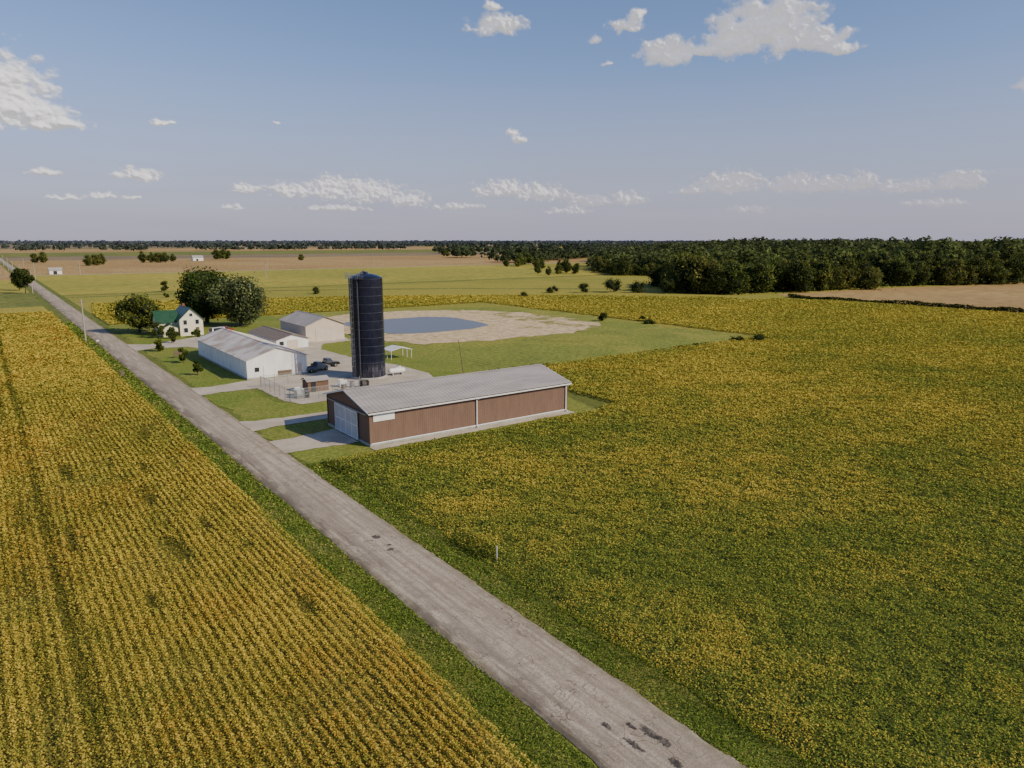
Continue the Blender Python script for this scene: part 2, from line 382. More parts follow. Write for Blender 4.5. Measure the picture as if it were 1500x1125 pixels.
for i, y in enumerate(ys):
    j1 = (vn(np.array([y*.4]), np.array([3.]), 5)[0]-.5)*.35 + (vn(np.array([y*2.7]), np.array([3.]), 6)[0]-.5)*.22
    j2 = (vn(np.array([y*.4]), np.array([9.]), 8)[0]-.5)*.25 + (vn(np.array([y*2.7]), np.array([3.]), 9)[0]-.5)*.18
    vv += [(21.25+j1, y, .06), (21.5+j1, y, .13), (24.15, y, .19), (26.8+j2, y, .13), (27.0+j2, y, .06)]
    if i:
        k = 5*i
        for t in range(4): ff.append((k-5+t, k-4+t, k+1+t, k+t))
structure(mesh_obj("road", vv, ff, M_road))
sheet("verge", [(18.3,-60),(21.7,-60),(21.7,1500),(18.3,1500)], .03, M_verge)
sheet("verge", [(26.6,-60),(29.6,-60),(29.6,1500),(26.6,1500)], .03, M_verge)
sheet("road", [(-900,626.5),(1500,626.5),(1500,621),(-900,621)], .06, M_grav)
M_tar = pmat("tar_patch", (.05,.043,.037), (.17,.14,.11), 4, .85, lo=.38, hi=.66)
for (x, y, a, b) in ((24.6,53.1,.45,.35),(24.5,50.1,.4,.22),(23.6,23.8,.2,.3),(23.7,21.9,.2,.6),(25.0,22.1,.3,.5),(25.1,21.2,.28,.5),(24.4,19.8,.3,.35),(24.6,23.0,.15,.35),(24.8,51.0,.2,.15)):
    pts = []
    for i in range(60):
        t = i/60*2*math.pi; k = 1+random.uniform(-.45,.4)
        pts.append((x+a*k*math.cos(t)*.8, y+b*k*math.sin(t)))
    zc = .19-abs(x-24.15)*.0226+.012
    o = sheet("asphalt_patch", pts, zc+.006, M_tar)

# ------------------------------------------------------------------ crops
def view_points(dens_c, smin, k, r0, r1, cond, a0=-10, a1=80):
    xs = []; ys_ = []; ss = []
    edges = np.geomspace(r0, r1, 60)
    for i in range(59):
        ra, rb = edges[i], edges[i+1]; rm = (ra+rb)/2; s = max(smin, k*rm)
        area = math.radians(a1-a0)*(rb*rb-ra*ra)/2; n = int(dens_c/s**2*area)
        r = np.sqrt(R.uniform(ra*ra, rb*rb, n)); t = np.radians(R.uniform(a0, a1, n))
        x = r*np.sin(t); y = r*np.cos(t); m = cond(x, y)
        xs.append(x[m]); ys_.append(y[m]); ss.append(np.full(m.sum(), s))
    return np.concatenate(xs), np.concatenate(ys_), np.concatenate(ss)
def palette(n, fy, fm, gold, mid, grn, var=.2, r=None):
    u = R.uniform(0, 1, n); C = np.empty((n, 3)); gold, mid, grn = map(np.array, (gold, mid, grn))
    C[:] = grn; mm = u < fy+fm; C[mm] = mid; m2 = u < fy; C[m2] = gold
    if r is not None:
        fy_ = np.broadcast_to(fy, (n,))[:, None]; mean = gold*fy_+mid*fm+grn*np.clip(1-fy_-fm, 0, 1)
        w = (.15+np.clip((r-40)/140, 0, 1)*.75)[:, None]; C = C*(1-w)+mean*w
    return C*(1+R.uniform(-var, var, n))[:, None]
# field beside the road, sown in rows
def cL(x, y): return (x < 18.5+.5*(fbm(x*.3, y*.3, 3)-.5)) & (y > -5) & (y < 330)
x, y, s = view_points(2.9, .10, .0022, 22, 300, cL, -8)
w = .55
xw = x + (fbm(y*.15, y*0+1, 5)-.5)*.3 + (fbm(x*.5, y*.4, 7)-.5)*.15
row = np.floor(xw/w)
rown = hsh(row.astype(np.int64), row.astype(np.int64)*3, 9)
sprd = .24+.10*fbm(x*.15, y*.1, 8)
xr = (row+.5+(rown-.5)*.16)*w + R.normal(0, 1, len(x))*sprd*w - (xw-x)
xr = np.where(s > .30, x, xr)
off = np.abs((xr+xw-x)/w-np.floor((xr+xw-x)/w)-.5)*2
gap = fbm(x*.25, y*.12, 21, 3); holes = fbm(x*1.6, y*1.0, 22, 3)
keep = ((gap < .65) | (R.uniform(0,1,len(x)) < .65)) & ((holes < .65) | (R.uniform(0,1,len(x)) < .6))
dark = np.zeros(len(x))
for (px, py, rx, ry) in ((10.3,60.2,.9,3.5),(10.6,74.5,.9,3),(14.6,100.7,.9,4),(7.0,52,.5,2),(13.5,64,.5,2),(5.0,88,.7,4),(15.5,45,.5,2),(3.5,66,.6,3),(-3,80,.8,5),(12,85,.5,3)):
    d = ((x-px)/rx)**2+((y-py)/ry)**2+ (fbm(x*.8,y*.5,31)-.5)*2.2
    dark = np.maximum(dark, np.clip(1.3-d, 0, 1))
for tx, tw in ((2.0,.6),(.2,.3),(-4.5,.5),(-15.5,.5),(-17.3,.5)):
    dd = np.abs(x-tx-(fbm(y*.1,y*0+tx,4)-.5)*.6)/tw
    dark = np.maximum(dark, np.clip(1.25-dd, 0, 1)*.9*np.clip(fbm(x*.3, y*.12, 23)*2.6-.45, .3, 1))
keep &= R.uniform(0,1,len(x)) > dark*.55
x, y, s, xr, off, dark, rown, gap = x[keep], y[keep], s[keep], xr[keep], off[keep], dark[keep], rown[keep], gap[keep]
big = fbm(x*.05, y*.03, 41); sm = fbm(x*.6, y*.35, 43)
h = .58-.19*off**1.5*(s < .30)+.11*R.uniform(-1,1,len(x))+.22*(sm-.5)-.25*dark
fy = np.clip(.55+.9*(big-.5)+.7*(sm-.5)-.13*off-.6*dark-.5*np.clip(gap-.55, 0, 1)+.12*(rown-.5), .04, .92)
C = palette(len(x), fy, .32, (.60,.445,.075), (.43,.365,.062), (.18,.21,.038), r=np.hypot(x,y))
C *= (1-.45*dark)[:, None]
red = (fbm(x*.12+3, y*.08, 47) > .60) & (R.uniform(0,1,len(x)) < .35); C[red] *= np.array([.92,.74,.75])
stuff(leaves("soybean_crop", np.stack([xr, y, np.maximum(h, .05)], 1), s*R.uniform(.7,1.3,len(x)), C, CROP, .42), "golden ripening soybean plants growing in straight rows beside the road", "crop")
# field on the barn side
def cR(x, y):
    e = (fbm(x*.25, y*.25, 5)-.5)*2.6
    m = (x > 29.5+e*.4) & (x < 288) & (y > -10)
    a = (y < 75.8+e*.4) | ((x > 73+e) & (y < 77.5)) | ((x > 77.5+e) & (y < 111+e)) | (x > 165+e) | (y > 244)
    wood = (y > 184) & (x > 262)
    return m & a & ~wood & (y < 370)
x, y, s = view_points(2.2, .105, .0022, 24, 330, cR, 6)
r = np.hypot(x, y)
big = fbm(x*.028, y*.042, 51); md = fbm(x*.09, y*.13, 52); sm = fbm(x*.30, y*.4, 53); fi = fbm(x*1.1, y*1.1, 55, 3)
rad_ = np.hypot(x-20, y+90)
arc = np.sin(rad_*.42+5*fbm(x*.02,y*.02,58))*np.clip(fbm(x*.03,y*.03,59)*3-1, 0, 1)
fade = np.clip(1.15-r/260, .35, 1)
fy = np.clip(.23+(1.7*(big-.5)+1.0*(md-.5)+.8*(sm-.5)+.13*arc)*fade+.0009*(r-40), .03, .8)
keep = (fi < .60) | (R.uniform(0,1,len(x)) < .55+.4*(r > 100))
x, y, s, fy, fi, r = x[keep], y[keep], s[keep], fy[keep], fi[keep], r[keep]
C = palette(len(x), fy, .38, (.57,.43,.072), (.36,.345,.056), (.145,.205,.038), r=r)
h = (.40+.22*R.uniform(0,1,len(x))+.5*(.5-fi))*np.where(y < 77, np.clip((x-29.0)/2.2, .25, 1), 1)
stuff(leaves("soybean_crop", np.stack([x, y, h], 1), s*R.uniform(.7,1.3,len(x)), C, CROP, .42), "mottled green and yellow soybean canopy behind and around the barn", "crop")
# grass verge blades
def cV(x, y): return (((x > 18.4) & (x < 21.25)) | ((x > 27.0) & (x < 29.8) & (y < 76.5))) & (y < 260)
x, y, s = view_points(2.2, .09, .0024, 22, 260, cV)
n1_ = fbm(x*.7, y*.35, 61); ditch = np.exp(-((x-29.2)/.4)**2)
keep = R.uniform(0,1,len(x)) < np.clip(1.35-1.2*n1_, .2, 1)
x, y, s, n1_, ditch = x[keep], y[keep], s[keep], n1_[keep], ditch[keep]
C = palette(len(x), np.clip(.8*(n1_-.45), .02, .4), .38, (.42,.34,.10), (.25,.30,.05), (.13,.20,.032))*(1-.3*ditch)[:, None]
P = np.stack([x, y, .06+R.uniform(0,.14,len(x))*(1+1.5*ditch)], 1)
up = np.stack([R.normal(0,.5,len(x)), R.normal(0,.5,len(x)), np.full(len(x), .8)], 1)
stuff(leaves("grass", P, s*R.uniform(.8,1.6,len(x)), C, CROP, .2, up=up, aspect=.4), "rough green grass along both edges of the road", "grass")
def cW(x, y):
    n = fbm(x*.12, y*.12, 71)
    a = (np.abs(x-29.6) < .7) & (y < 76) & (n > .54)
    b = (np.abs(y-111.5-(n-.5)*2) < .7) & (x > 77) & (x < 165) & (n > .50)
    e = (np.hypot((x-30.2)/1.0, (y-46.5)/2.8) < 1)
    return a | b | e
x, y, s = view_points(2.5, .11, .0026, 22, 260, cW)
C = palette(len(x), .1, .35, (.32,.28,.06), (.17,.20,.038), (.07,.10,.022))
P = np.stack([x, y, R.uniform(.1,.65,len(x))], 1)
stuff(leaves("weeds", P, s*R.uniform(.8,1.6,len(x)), C, CROP, .8, aspect=.5), "dark weeds and tall grass along the field margins", "weeds")

# ------------------------------------------------------------------ trees
M_bark = pmat("bark", (.09,.07,.05), (.05,.04,.03), 3, .9, .5)
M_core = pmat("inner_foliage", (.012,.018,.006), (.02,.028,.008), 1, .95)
def crown_pts(h, w, n, lobes, z0=.22, flat=1.0, seed=0):
    rg = np.random.default_rng(seed)
    cs = []; rs = []
    for i in range(lobes):
        t = rg.uniform(0, 2*math.pi); zz = rg.uniform(-1, 1)
        rr = math.sqrt(max(0, 1-zz*zz*.85))*rg.uniform(.25, .72)
        cs.append((math.cos(t)*rr*w/2, math.sin(t)*rr*w/2, h*(z0+(1-z0)*(.5+.38*zz)))); rs.append(rg.uniform(.15, .30)*w*.85)
    cs = np.array(cs); rs = np.array(rs)
    k = rg.integers(0, lobes, n)
    d = rg.normal(0, 1, (n, 3)); d /= np.linalg.norm(d, axis=1)[:, None]
    rad = rs[k]*rg.uniform(.72, 1.15, n)*(1+.3*(rg.uniform(0,1,n) > .92))
    P = cs[k] + d*rad[:, None]*np.array([1, 1, .85])
    P[:, 2] = np.maximum(P[:, 2], h*.04+rg.uniform(0,.1,n)*h)
    tone = rg.uniform(.6, 1.35, lobes)[k]
    return P, d, tone, cs, rs
def ico(c, r, seed, sub=2):
    import bmesh
    bm = bmesh.new(); bmesh.ops.create_icosphere(bm, subdivisions=sub, radius=1)
    rg = np.random.default_rng(seed)
    vs = [tuple(np.array(c)+np.array(v.co)*r*rg.uniform(.8, 1.1)) for v in bm.verts]; fs = [tuple(x.index for x in f.verts) for f in bm.faces]
    bm.free(); return vs, fs
def make_tree(name, h, w, nleaf, lsize, lobes, seed, label, cat="tree", base=(.07,.10,.02), z0=.22, loc=(0,0,0), group=None, light=1.0):
    e = thing(name, loc, label, cat, group)
    P, d, tone, cs, rs = crown_pts(h, w, nleaf, lobes, z0, seed=seed)
    rg = np.random.default_rng(seed+99)
    C = np.array(base)[None, :]*tone[:, None]*rg.uniform(.7, 1.35, nleaf)[:, None]*light
    yel = rg.uniform(0,1,nleaf) < .12; C[yel] = C[yel]*np.array([1.7,1.35,1.0])
    cr = leaves("crown", P, rg.uniform(.7, 1.35, nleaf)*lsize, C, LEAF, .55, up=d*1.0, aspect=.8, parent=e)
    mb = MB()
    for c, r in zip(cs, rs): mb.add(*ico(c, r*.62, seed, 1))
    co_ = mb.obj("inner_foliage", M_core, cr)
    tb = MB(); r0 = max(.07, w*.028)
    zt = h*(z0+.12)
    tb.tube((0,0,-.1), (0,0,.25), r0*1.6, r0*1.1, 10); tb.tube((0,0,.2), (r0*.6,r0*.3,zt), r0*1.1, r0*.75, 10)
    for i, (c, r) in enumerate(zip(cs[:10], rs[:10])):
        tb.tube((r0*.6, r0*.3, zt*rg.uniform(.7, 1)), tuple(c), r0*.55, r0*.15, 6)
    tb.obj("trunk", M_bark, e)
    return e
make_tree("tree", 15.2, 19.5, 12000, .55, 36, 1, "large dark green broad-crowned tree beside the farmhouse", loc=(54.5,232,0), base=(.055,.088,.022), z0=.16)
make_tree("tree", 14.2, 16.5, 10000, .5, 30, 2, "broad tree with paler sage green leaves behind the farmhouse", loc=(60.5,218,0), base=(.12,.15,.065), z0=.12)
make_tree("tree", 10.0, 13, 5500, .45, 22, 3, "rounded yellowish green tree at the edge of the house lawn", loc=(33.5,219,0), base=(.12,.145,.032), z0=.08)
make_tree("tree", 12, 9, 2500, .6, 16, 4, "dark tree standing beside the road", loc=(16.6,415,0), base=(.05,.07,.02), z0=.15)
make_tree("tree", 11, 8, 2500, .6, 16, 41, "dark roadside tree next to a utility pole", loc=(15.2,442,0), base=(.05,.07,.02), z0=.15)
for i, (x, y, h, w, b) in enumerate(((31.3,178.7,3.4,3.2,(.09,.12,.02)),(30.9,142.2,3.0,2.0,(.06,.09,.02)),(32,158.5,3.2,2.4,(.07,.10,.02)),(36.3,191.5,3.4,3.0,(.06,.08,.02)),(44,199.5,2.2,2.6,(.06,.09,.02)),(38.5,200,3.4,3.4,(.06,.085,.02)),(35.5,204,4.2,4.2,(.08,.105,.025)))):
    make_tree("bush", h, w, 900, .26, 9, 20+i, "small green shrub on the lawn beside the drive", "bush", base=b, z0=.1, loc=(x,y,0), group="shrubs on the lawn")
for i, (x, y, h, w) in enumerate(((157.2,165.4,2.6,3.5),(163,151,1.0,4),(168,158,1.0,4),(156.2,107.9,1.3,4.5),(151,110,.9,4),(250,255.7,6,13),(257,247,5,10),(264.9,233.6,7,9),(270,231,5,8),(72.8,392,5,5),(222,270,3,7),(236,262,4,7),(196,258,2,5),(128,330,3,6),(66,350,2.2,3),(75,300,1.5,4))):
    make_tree("bush", h, w, 700, max(.28, h*.09), 9, 50+i, "scrubby dark green bush growing at the field margin", "bush", base=(.06,.08,.022), z0=.02, loc=(x,y,0), group="scrub bushes between the fields")
# --- wood
poly = [(276,208),(300,204),(385,196),(470,173),(620,180),(1100,330),(1500,900),(900,1000),(740,800),(560,590),(365,385),(392,345),(330,285),(300,262),(272,236)]
def inside(x, y, poly):
    c = np.zeros(len(x), bool); n = len(poly)
    for i in range(n):
        x0, y0 = poly[i]; x1, y1 = poly[(i+1) % n]
        if y0 == y1: continue
        c ^= ((y0 > y) != (y1 > y)) & (x < (x1-x0)*(y-y0)/(y1-y0)+x0)
    return c
gx, gy = np.meshgrid(np.arange(250, 1500, 8.5), np.arange(150, 1000, 8.5)); gx = gx.ravel()+R.uniform(-4.2,4.2,gx.size); gy = gy.ravel()+R.uniform(-4.2,4.2,gy.size)
wob_ = (fbm(gx*.03, gy*.03, 77)-.5)*30
mk = inside(gx+wob_, gy-wob_, poly); gx, gy = gx[mk], gy[mk]
az_ = np.degrees(np.arctan2(gx, gy)); mk = (az_ < 78); gx, gy = gx[mk], gy[mk]
def segd(x, y, poly):
    d = np.full(len(x), 1e9)
    for i in range(len(poly)):
        (x0,y0),(x1,y1) = poly[i], poly[(i+1)%len(poly)]
        t = np.clip(((x-x0)*(x1-x0)+(y-y0)*(y1-y0))/((x1-x0)**2+(y1-y0)**2), 0, 1)
        d = np.minimum(d, np.hypot(x-x0-t*(x1-x0), y-y0-t*(y1-y0)))
    return d
ed = segd(gx, gy, poly); rr = np.hypot(gx, gy)
score = rr*.8 + ed*5; od = np.argsort(score); front = od[:240]; rest = od[240:]
protos = [make_tree("tree", hh_, ww_, 2300, .85, 20, 200+i, "dense green deciduous tree at the edge of the wood", base=b, z0=.0, group="trees along the edge of the wood") for i, (b, hh_, ww_) in enumerate((((.085,.115,.03),16,14),((.125,.15,.038),15,15),((.09,.11,.032),18,13),((.155,.165,.044),14,14),((.075,.10,.027),17,16),((.11,.125,.035),12,13)))]
for j, i in enumerate(front):
    hs = R.uniform(.55, 1.0)+.6*(fbm(gx[i:i+1]*.03, gy[i:i+1]*.03, 78)[0]-.4)
    if gy[i] > 290: hs *= .72
    elif gx[i] < 335: hs *= 1.12
    src = protos[j % 6]; loc = (gx[i], gy[i], 0)
    if j < 6: src.location = loc; src.rotation_euler[2] = R.uniform(0,6); src.scale = (hs,)*3
    else: copy_thing(src, loc, R.uniform(0, 6.28), hs, scz=hs*R.uniform(.8, 1.15))
n = len(rest); per = 120
hv = 8+19*fbm(gx[rest]*.014, gy[rest]*.014, 88)+R.uniform(-4,4,n)
azr = np.degrees(np.arctan2(gx[rest], gy[rest])); hv *= np.clip(.70+.3*(azr-44)/8, .70, 1.05)
tx = np.repeat(gx[rest], per); ty = np.repeat(gy[rest], per)
th = np.repeat(hv, per); tw = np.repeat(R.uniform(9, 14.5, n), per)
d = R.normal(0,1,(n*per,3)); d[:, 2] = np.abs(d[:, 2])*.9-.2; d /= np.linalg.norm(d,axis=1)[:,None]
P = np.stack([tx+d[:,0]*tw/2, ty+d[:,1]*tw/2, th*.55+d[:,2]*th*.45], 1)+R.normal(0,.7,(n*per,3))
tone = np.repeat(R.uniform(.6,1.5,n), per)*R.uniform(.75,1.3,n*per)
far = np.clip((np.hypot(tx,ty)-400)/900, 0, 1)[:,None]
C = np.array((.10,.125,.035))[None,:]*tone[:,None]*(1-far)+np.array((.085,.10,.065))[None,:]*far  # aerial haze blended into the leaf colour with distance
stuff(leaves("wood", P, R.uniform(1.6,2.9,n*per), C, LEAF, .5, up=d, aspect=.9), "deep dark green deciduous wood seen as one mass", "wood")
ft = front; k_ = R.integers(0, len(ft), 26000); ux = gx[ft][k_]+R.normal(0,4,26000); uy = gy[ft][k_]+R.normal(0,4,26000)
uh = 1.5+4*fbm(ux*.08, uy*.08, 90)
stuff(leaves("undergrowth", np.stack([ux,uy,R.uniform(0,1,26000)*uh],1), R.uniform(.6,1.2,26000), np.array((.08,.10,.028))[None]*R.uniform(.5,1.6,26000)[:,None], LEAF, .8), "tangled low shrubs and brambles at the foot of the wood", "undergrowth")
nh = 8000; y = R.uniform(60, 186, nh); x = 289.5+R.normal(0,.8,nh)+2*(fbm(y*.05,y*0,3)-.5)
hh = .6+2.4*fbm(y*.12, y*0+5, 9)**1.6
stuff(leaves("hedgerow", np.stack([x,y,R.uniform(0,1,nh)*hh],1), R.uniform(.4,.8,nh), np.array((.05,.065,.02))[None]*R.uniform(.6,1.5,nh)[:,None], LEAF, .9), "dark overgrown hedgerow beside the ripe corn field", "hedge")
# --- scattered trees farther off
fp = protos[:]
def far_tree(x, y, s): copy_thing(random.choice(fp), (x, y, 0), random.uniform(0, 6.28), s, "dark tree standing alone between distant fields")["group"] = "scattered trees between the distant fields"
for (x, y, s) in ((368,429,.6),(376,440,.7),(352,420,.5),(340,430,.45),(330,405,.4),(362,412,.5),(428,571,.7),(418,560,.55),(440,585,.8),(405,560,.5),(455,600,.6),(470,610,.75),(480,600,.5),(400,500,.5),(395,470,.55),(410,520,.6),(150,905,.8),(158,908,.7),(165,905,.9),(172,900,.75),(186,930,.6),(255,1010,.8),(264,1014,.9),(272,1020,.7),(96,840,.8),(88,830,.7),(104,860,.7),(330,900,.6),(60,980,.8),(52,985,.8),(600,1000,.8),(609,1004,.7)):
    far_tree(x, y, s)
# --- far tree lines on the horizon
segs = []
for (x0,y0,x1,y1,h,pt) in ((60,1340,700,1180,9,.5),(455,640,800,850,11,.12),(470,660,820,860,12,.2),(560,900,760,860,14,.2),(700,1200,1250,960,15,.30),(900,1300,1500,1000,16,.25),(-900,1500,10,1560,12,.45),(60,2000,1300,1700,13,.42),(-1500,2500,1500,2500,15,.35),(1200,2000,3000,1300,17,.3),(500,3000,3500,2000,17,.3),(-2500,3600,2500,3600,18,.2),(1500,4000,5000,2000,19,.2),(-3000,5200,6000,5000,21,.1),(-3000,7000,9000,6000,24,.05)):
    Ls = math.hypot(x1-x0, y1-y0); nn = int(Ls/ (4.5+(y0+y1)*.0007)); t = R.uniform(0,1,nn)
    pres = fbm(t*Ls/220, t*0+h, int(h*7)+int(abs(x0))) > pt
    t = t[pres]; segs.append(np.stack([x0+(x1-x0)*t+R.normal(0,8,len(t)), y0+(y1-y0)*t+R.normal(0,14,len(t)), h*R.uniform(.55,1.15,len(t))],1))
T = np.concatenate(segs); per = 34; n = len(T)
Tr = np.repeat(T, per, 0); d = R.normal(0,1,(n*per,3)); d[:,2] = np.abs(d[:,2])-.2; d /= np.linalg.norm(d,axis=1)[:,None]
P = np.stack([Tr[:,0]+d[:,0]*Tr[:,2]*.6, Tr[:,1]+d[:,1]*Tr[:,2]*.6, Tr[:,2]*.45+d[:,2]*Tr[:,2]*.5],1)
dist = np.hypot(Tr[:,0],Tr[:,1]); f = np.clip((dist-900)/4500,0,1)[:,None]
C = (np.array((.06,.078,.034))*(1-f)+np.array((.12,.14,.175))*f)*R.uniform(.8,1.2,n*per)[:,None]  # leaf colour turns bluish far out, painting in the distance haze
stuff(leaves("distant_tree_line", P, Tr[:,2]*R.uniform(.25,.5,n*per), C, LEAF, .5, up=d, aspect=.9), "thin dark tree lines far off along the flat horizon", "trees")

# ------------------------------------------------------------------ buildings
M_brown = pmat("brown_metal_siding", (.19,.12,.086), (.165,.104,.076), 1.5, .6, spec=.15, stretch=(1,1,.2))
M_roofg = pmat("grey_metal_roof", (.40,.365,.335), (.31,.28,.26), .6, .6, spec=.2, stretch=(.3,1.5,1))
M_white = pmat("white_metal", (.80,.79,.76), (.70,.69,.66), .8, .5, stretch=(1,1,.3))
M_cream = pmat("cream_siding", (.78,.71,.52), (.70,.64,.47), 1, .6)
M_conc = pmat("concrete", (.42,.40,.36), (.32,.30,.27), 2, .9, .3)
M_dark = pmat("dark_opening", (.02,.02,.022), (.03,.03,.03), 1, .7)
M_glass = pmat("window_glass", (.02,.025,.03), (.03,.035,.04), 1, .08, spec=.6)
M_green = pmat("green_metal_roof", (.02,.07,.035), (.03,.085,.045), 1, .45)
M_rust = pmat("aged_metal_roof", (.58,.54,.49), (.38,.30,.24), .25, .6, stretch=(1,1,1), lo=.42, hi=.64)
M_brroof = pmat("brown_shingle_roof", (.20,.165,.14), (.15,.12,.10), 1.5, .8)
M_beige = pmat("beige_metal_siding", (.60,.50,.40), (.54,.45,.36), 1, .6)
M_steel = pmat("galvanised_steel", (.35,.36,.37), (.25,.26,.27), 2, .45, metal=.5)
M_wood = pmat("weathered_wood", (.18,.13,.09), (.12,.09,.06), 4, .9, .3)
M_red = pmat("red_paint", (.30,.03,.025), (.24,.025,.02), 1, .4)

def ribline(L, pitch, dep, w=.05):
    out = [(0, 0)]; s = pitch/2
    while s < L-pitch*.4:
        out += [(s-w, 0), (s-w*.45, dep), (s+w*.45, dep), (s+w, 0)]; s += pitch
    out.append((L, 0)); return out
def ribwall(mb, p, q, nrm, z0, ztop, pitch=.3, dep=.012):
    p = np.array(p); q = np.array(q); L = np.linalg.norm(q-p); d = (q-p)/L; nrm = np.array(nrm)
    k = len(mb.v); pts = ribline(L, pitch, dep, pitch*.16)
    for s_, o_ in pts:
        c = p+d*s_+nrm*o_; mb.v += [(c[0], c[1], z0), (c[0], c[1], ztop(s_, L))]
    for i in range(len(pts)-1): mb.f.append((k+2*i, k+2*i+2, k+2*i+3, k+2*i+1))
def ribroof(mb, along0, along1, e, r, axis, pitch=.6, dep=.025, th=.06):
    """slope from eave line e=(coord,z) to ridge r=(coord,z), ribs running up-slope"""
    L = along1-along0; pts = ribline(L, pitch, dep, .05); k = len(mb.v)
    f = (lambda a, c, z: (a, c, z)) if axis == 'x' else (lambda a, c, z: (c, a, z))
    for s_, o_ in pts: mb.v += [f(along0+s_, e[0], e[1]+o_), f(along0+s_, r[0], r[1]+o_)]
    for i in range(len(pts)-1): mb.f.append((k+2*i, k+2*i+2, k+2*i+3, k+2*i+1))
    k = len(mb.v)
    mb.v += [f(along0,e[0],e[1]-th),f(along1,e[0],e[1]-th),f(along1,r[0],r[1]-th),f(along0,r[0],r[1]-th),f(along0,e[0],e[1]),f(along1,e[0],e[1]),f(along1,r[0],r[1]),f(along0,r[0],r[1])]
    mb.f += [(k,k+1,k+2,k+3),(k,k+1,k+5,k+4),(k,k+3,k+7,k+4),(k+1,k+2,k+6,k+5)]
def gabled(name, label, x0, x1, y0, y1, ev, rg_, axis, wm, rm, oh=.4, pitch=.3, rpitch=.6, cat="building", base=True):
    """gabled building; axis = ridge direction. local origin at (x0,y0)"""
    e = thing(name, (x0, y0, .1), label, cat); X = x1-x0; Y = y1-y0
    w = MB(); flat = lambda s_, L: ev
    gab = lambda s_, L: ev+(rg_-ev)*(1-abs(2*s_/L-1))
    zx, zy = (flat, gab) if axis == 'x' else (gab, flat)
    def wl(p, q, n, zf):
        if zf is gab:
            m_ = ((p[0]+q[0])/2, (p[1]+q[1])/2)
            ribwall(w, p, m_, n, 0, lambda s_, L: ev+(rg_-ev)*s_/L, pitch); ribwall(w, m_, q, n, 0, lambda s_, L: rg_+(ev-rg_)*s_/L, pitch)
        else: ribwall(w, p, q, n, 0, flat, pitch)
    wl((0,0),(X,0),(0,-1),zx); wl((0,Y),(X,Y),(0,1),zx); wl((0,0),(0,Y),(-1,0),zy); wl((X,0),(X,Y),(1,0),zy)
    w.obj("wall", wm, e)
    r = MB(); W_ = Y if axis == 'x' else X; Lr = X if axis == 'x' else Y
    sl = (rg_-ev)/(W_/2); zo = .08
    ribroof(r, -oh, Lr+oh, (-oh, ev-sl*oh+zo), (W_/2, rg_+zo), axis, rpitch); ribroof(r, -oh, Lr+oh, (W_+oh, ev-sl*oh+zo), (W_/2, rg_+zo), axis, rpitch)
    ro = r.obj("roof", rm, e)
    c = MB()
    c.extr([(W_/2-.25, rg_+zo-.25*sl+.05),(W_/2, rg_+zo+.07),(W_/2+.25, rg_+zo-.25*sl+.05),(W_/2, rg_+zo+.02)], axis, -oh, Lr+oh)
    c.obj("ridge_cap", rm, ro)
    if base:
        b = MB(); b.box((-.06,-.06,-.12),(X+.06,Y+.06,.28)); b.obj("foundation", M_conc, e)
    return e, X, Y
# brown barn
B, X, Y = gabled("barn", "long brown metal pole barn with grey ribbed roof beside the road", 36.3, 67.9, 78.8, 92.0, 4.45, 6.05, 'x', M_brown, M_roofg, .45, .3, .6, "barn")
for a_, b_ in (((-.10,-.10,.28),(.10,-.035,4.3)), ((X-.12,-.10,.28),(X+.08,-.035,4.3)), ((-.10,Y-.1,.28),(-.035,Y+.08,4.3))):
    t = MB(); t.box(a_, b_); t.obj("corner_trim", M_brown, B)
t = MB(); t.box((-.4,-.62,4.12),(X+.4,-.48,4.27)); t.obj("gutter", M_white, B)
for xx in (15.6, X-.25):
    t = MB(); t.box((xx-.06,-.20,.2),(xx+.06,-.08,4.1)); t.box((xx-.06,-.6,4.02),(xx+.06,-.08,4.12)); t.box((xx-.06,-.55,.12),(xx+.06,-.08,.24)); t.obj("downspout", M_white, B)
t = MB(); t.box((.45,-.085,3.05),(3.35,-.04,4.05)); t.obj("sign_panel", M_white, B)
t = MB(); t.box((.02,-.09,.24),(X-.02,-.065,.36)); t.obj("base_trim", M_white, B)
dr = pmat("pale_door_metal", (.50,.50,.50), (.44,.44,.45), 1, .5)
for (ya, yb) in ((3.2, 6.75), (6.8, 10.35)):
    t = MB(); t.box((-.20,ya,.1),(-.13,yb,3.75)); d_ = t.obj("door", dr, B)
    f_ = MB()
    for z in (.12, 1.85, 3.6): f_.box((-.235,ya,z),(-.205,yb,z+.13))
    for yy in (ya, (ya+yb)/2-.06, yb-.12): f_.box((-.24,yy,.1),(-.208,yy+.12,3.75))
    f_.obj("door_frame", M_white, d_)
t = MB(); t.box((-.26,.6,3.82),(-.06,12.6,3.97)); t.obj("door_track", M_steel, B)
for xx in (-.50, X+.46):
    t = MB(); t.extr([(-.45,4.24),(6.6,5.94),(13.65,4.24),(13.65,4.42),(6.6,6.12),(-.45,4.42)], 'x', xx, xx+.04); t.obj("gable_trim", M_white, B)
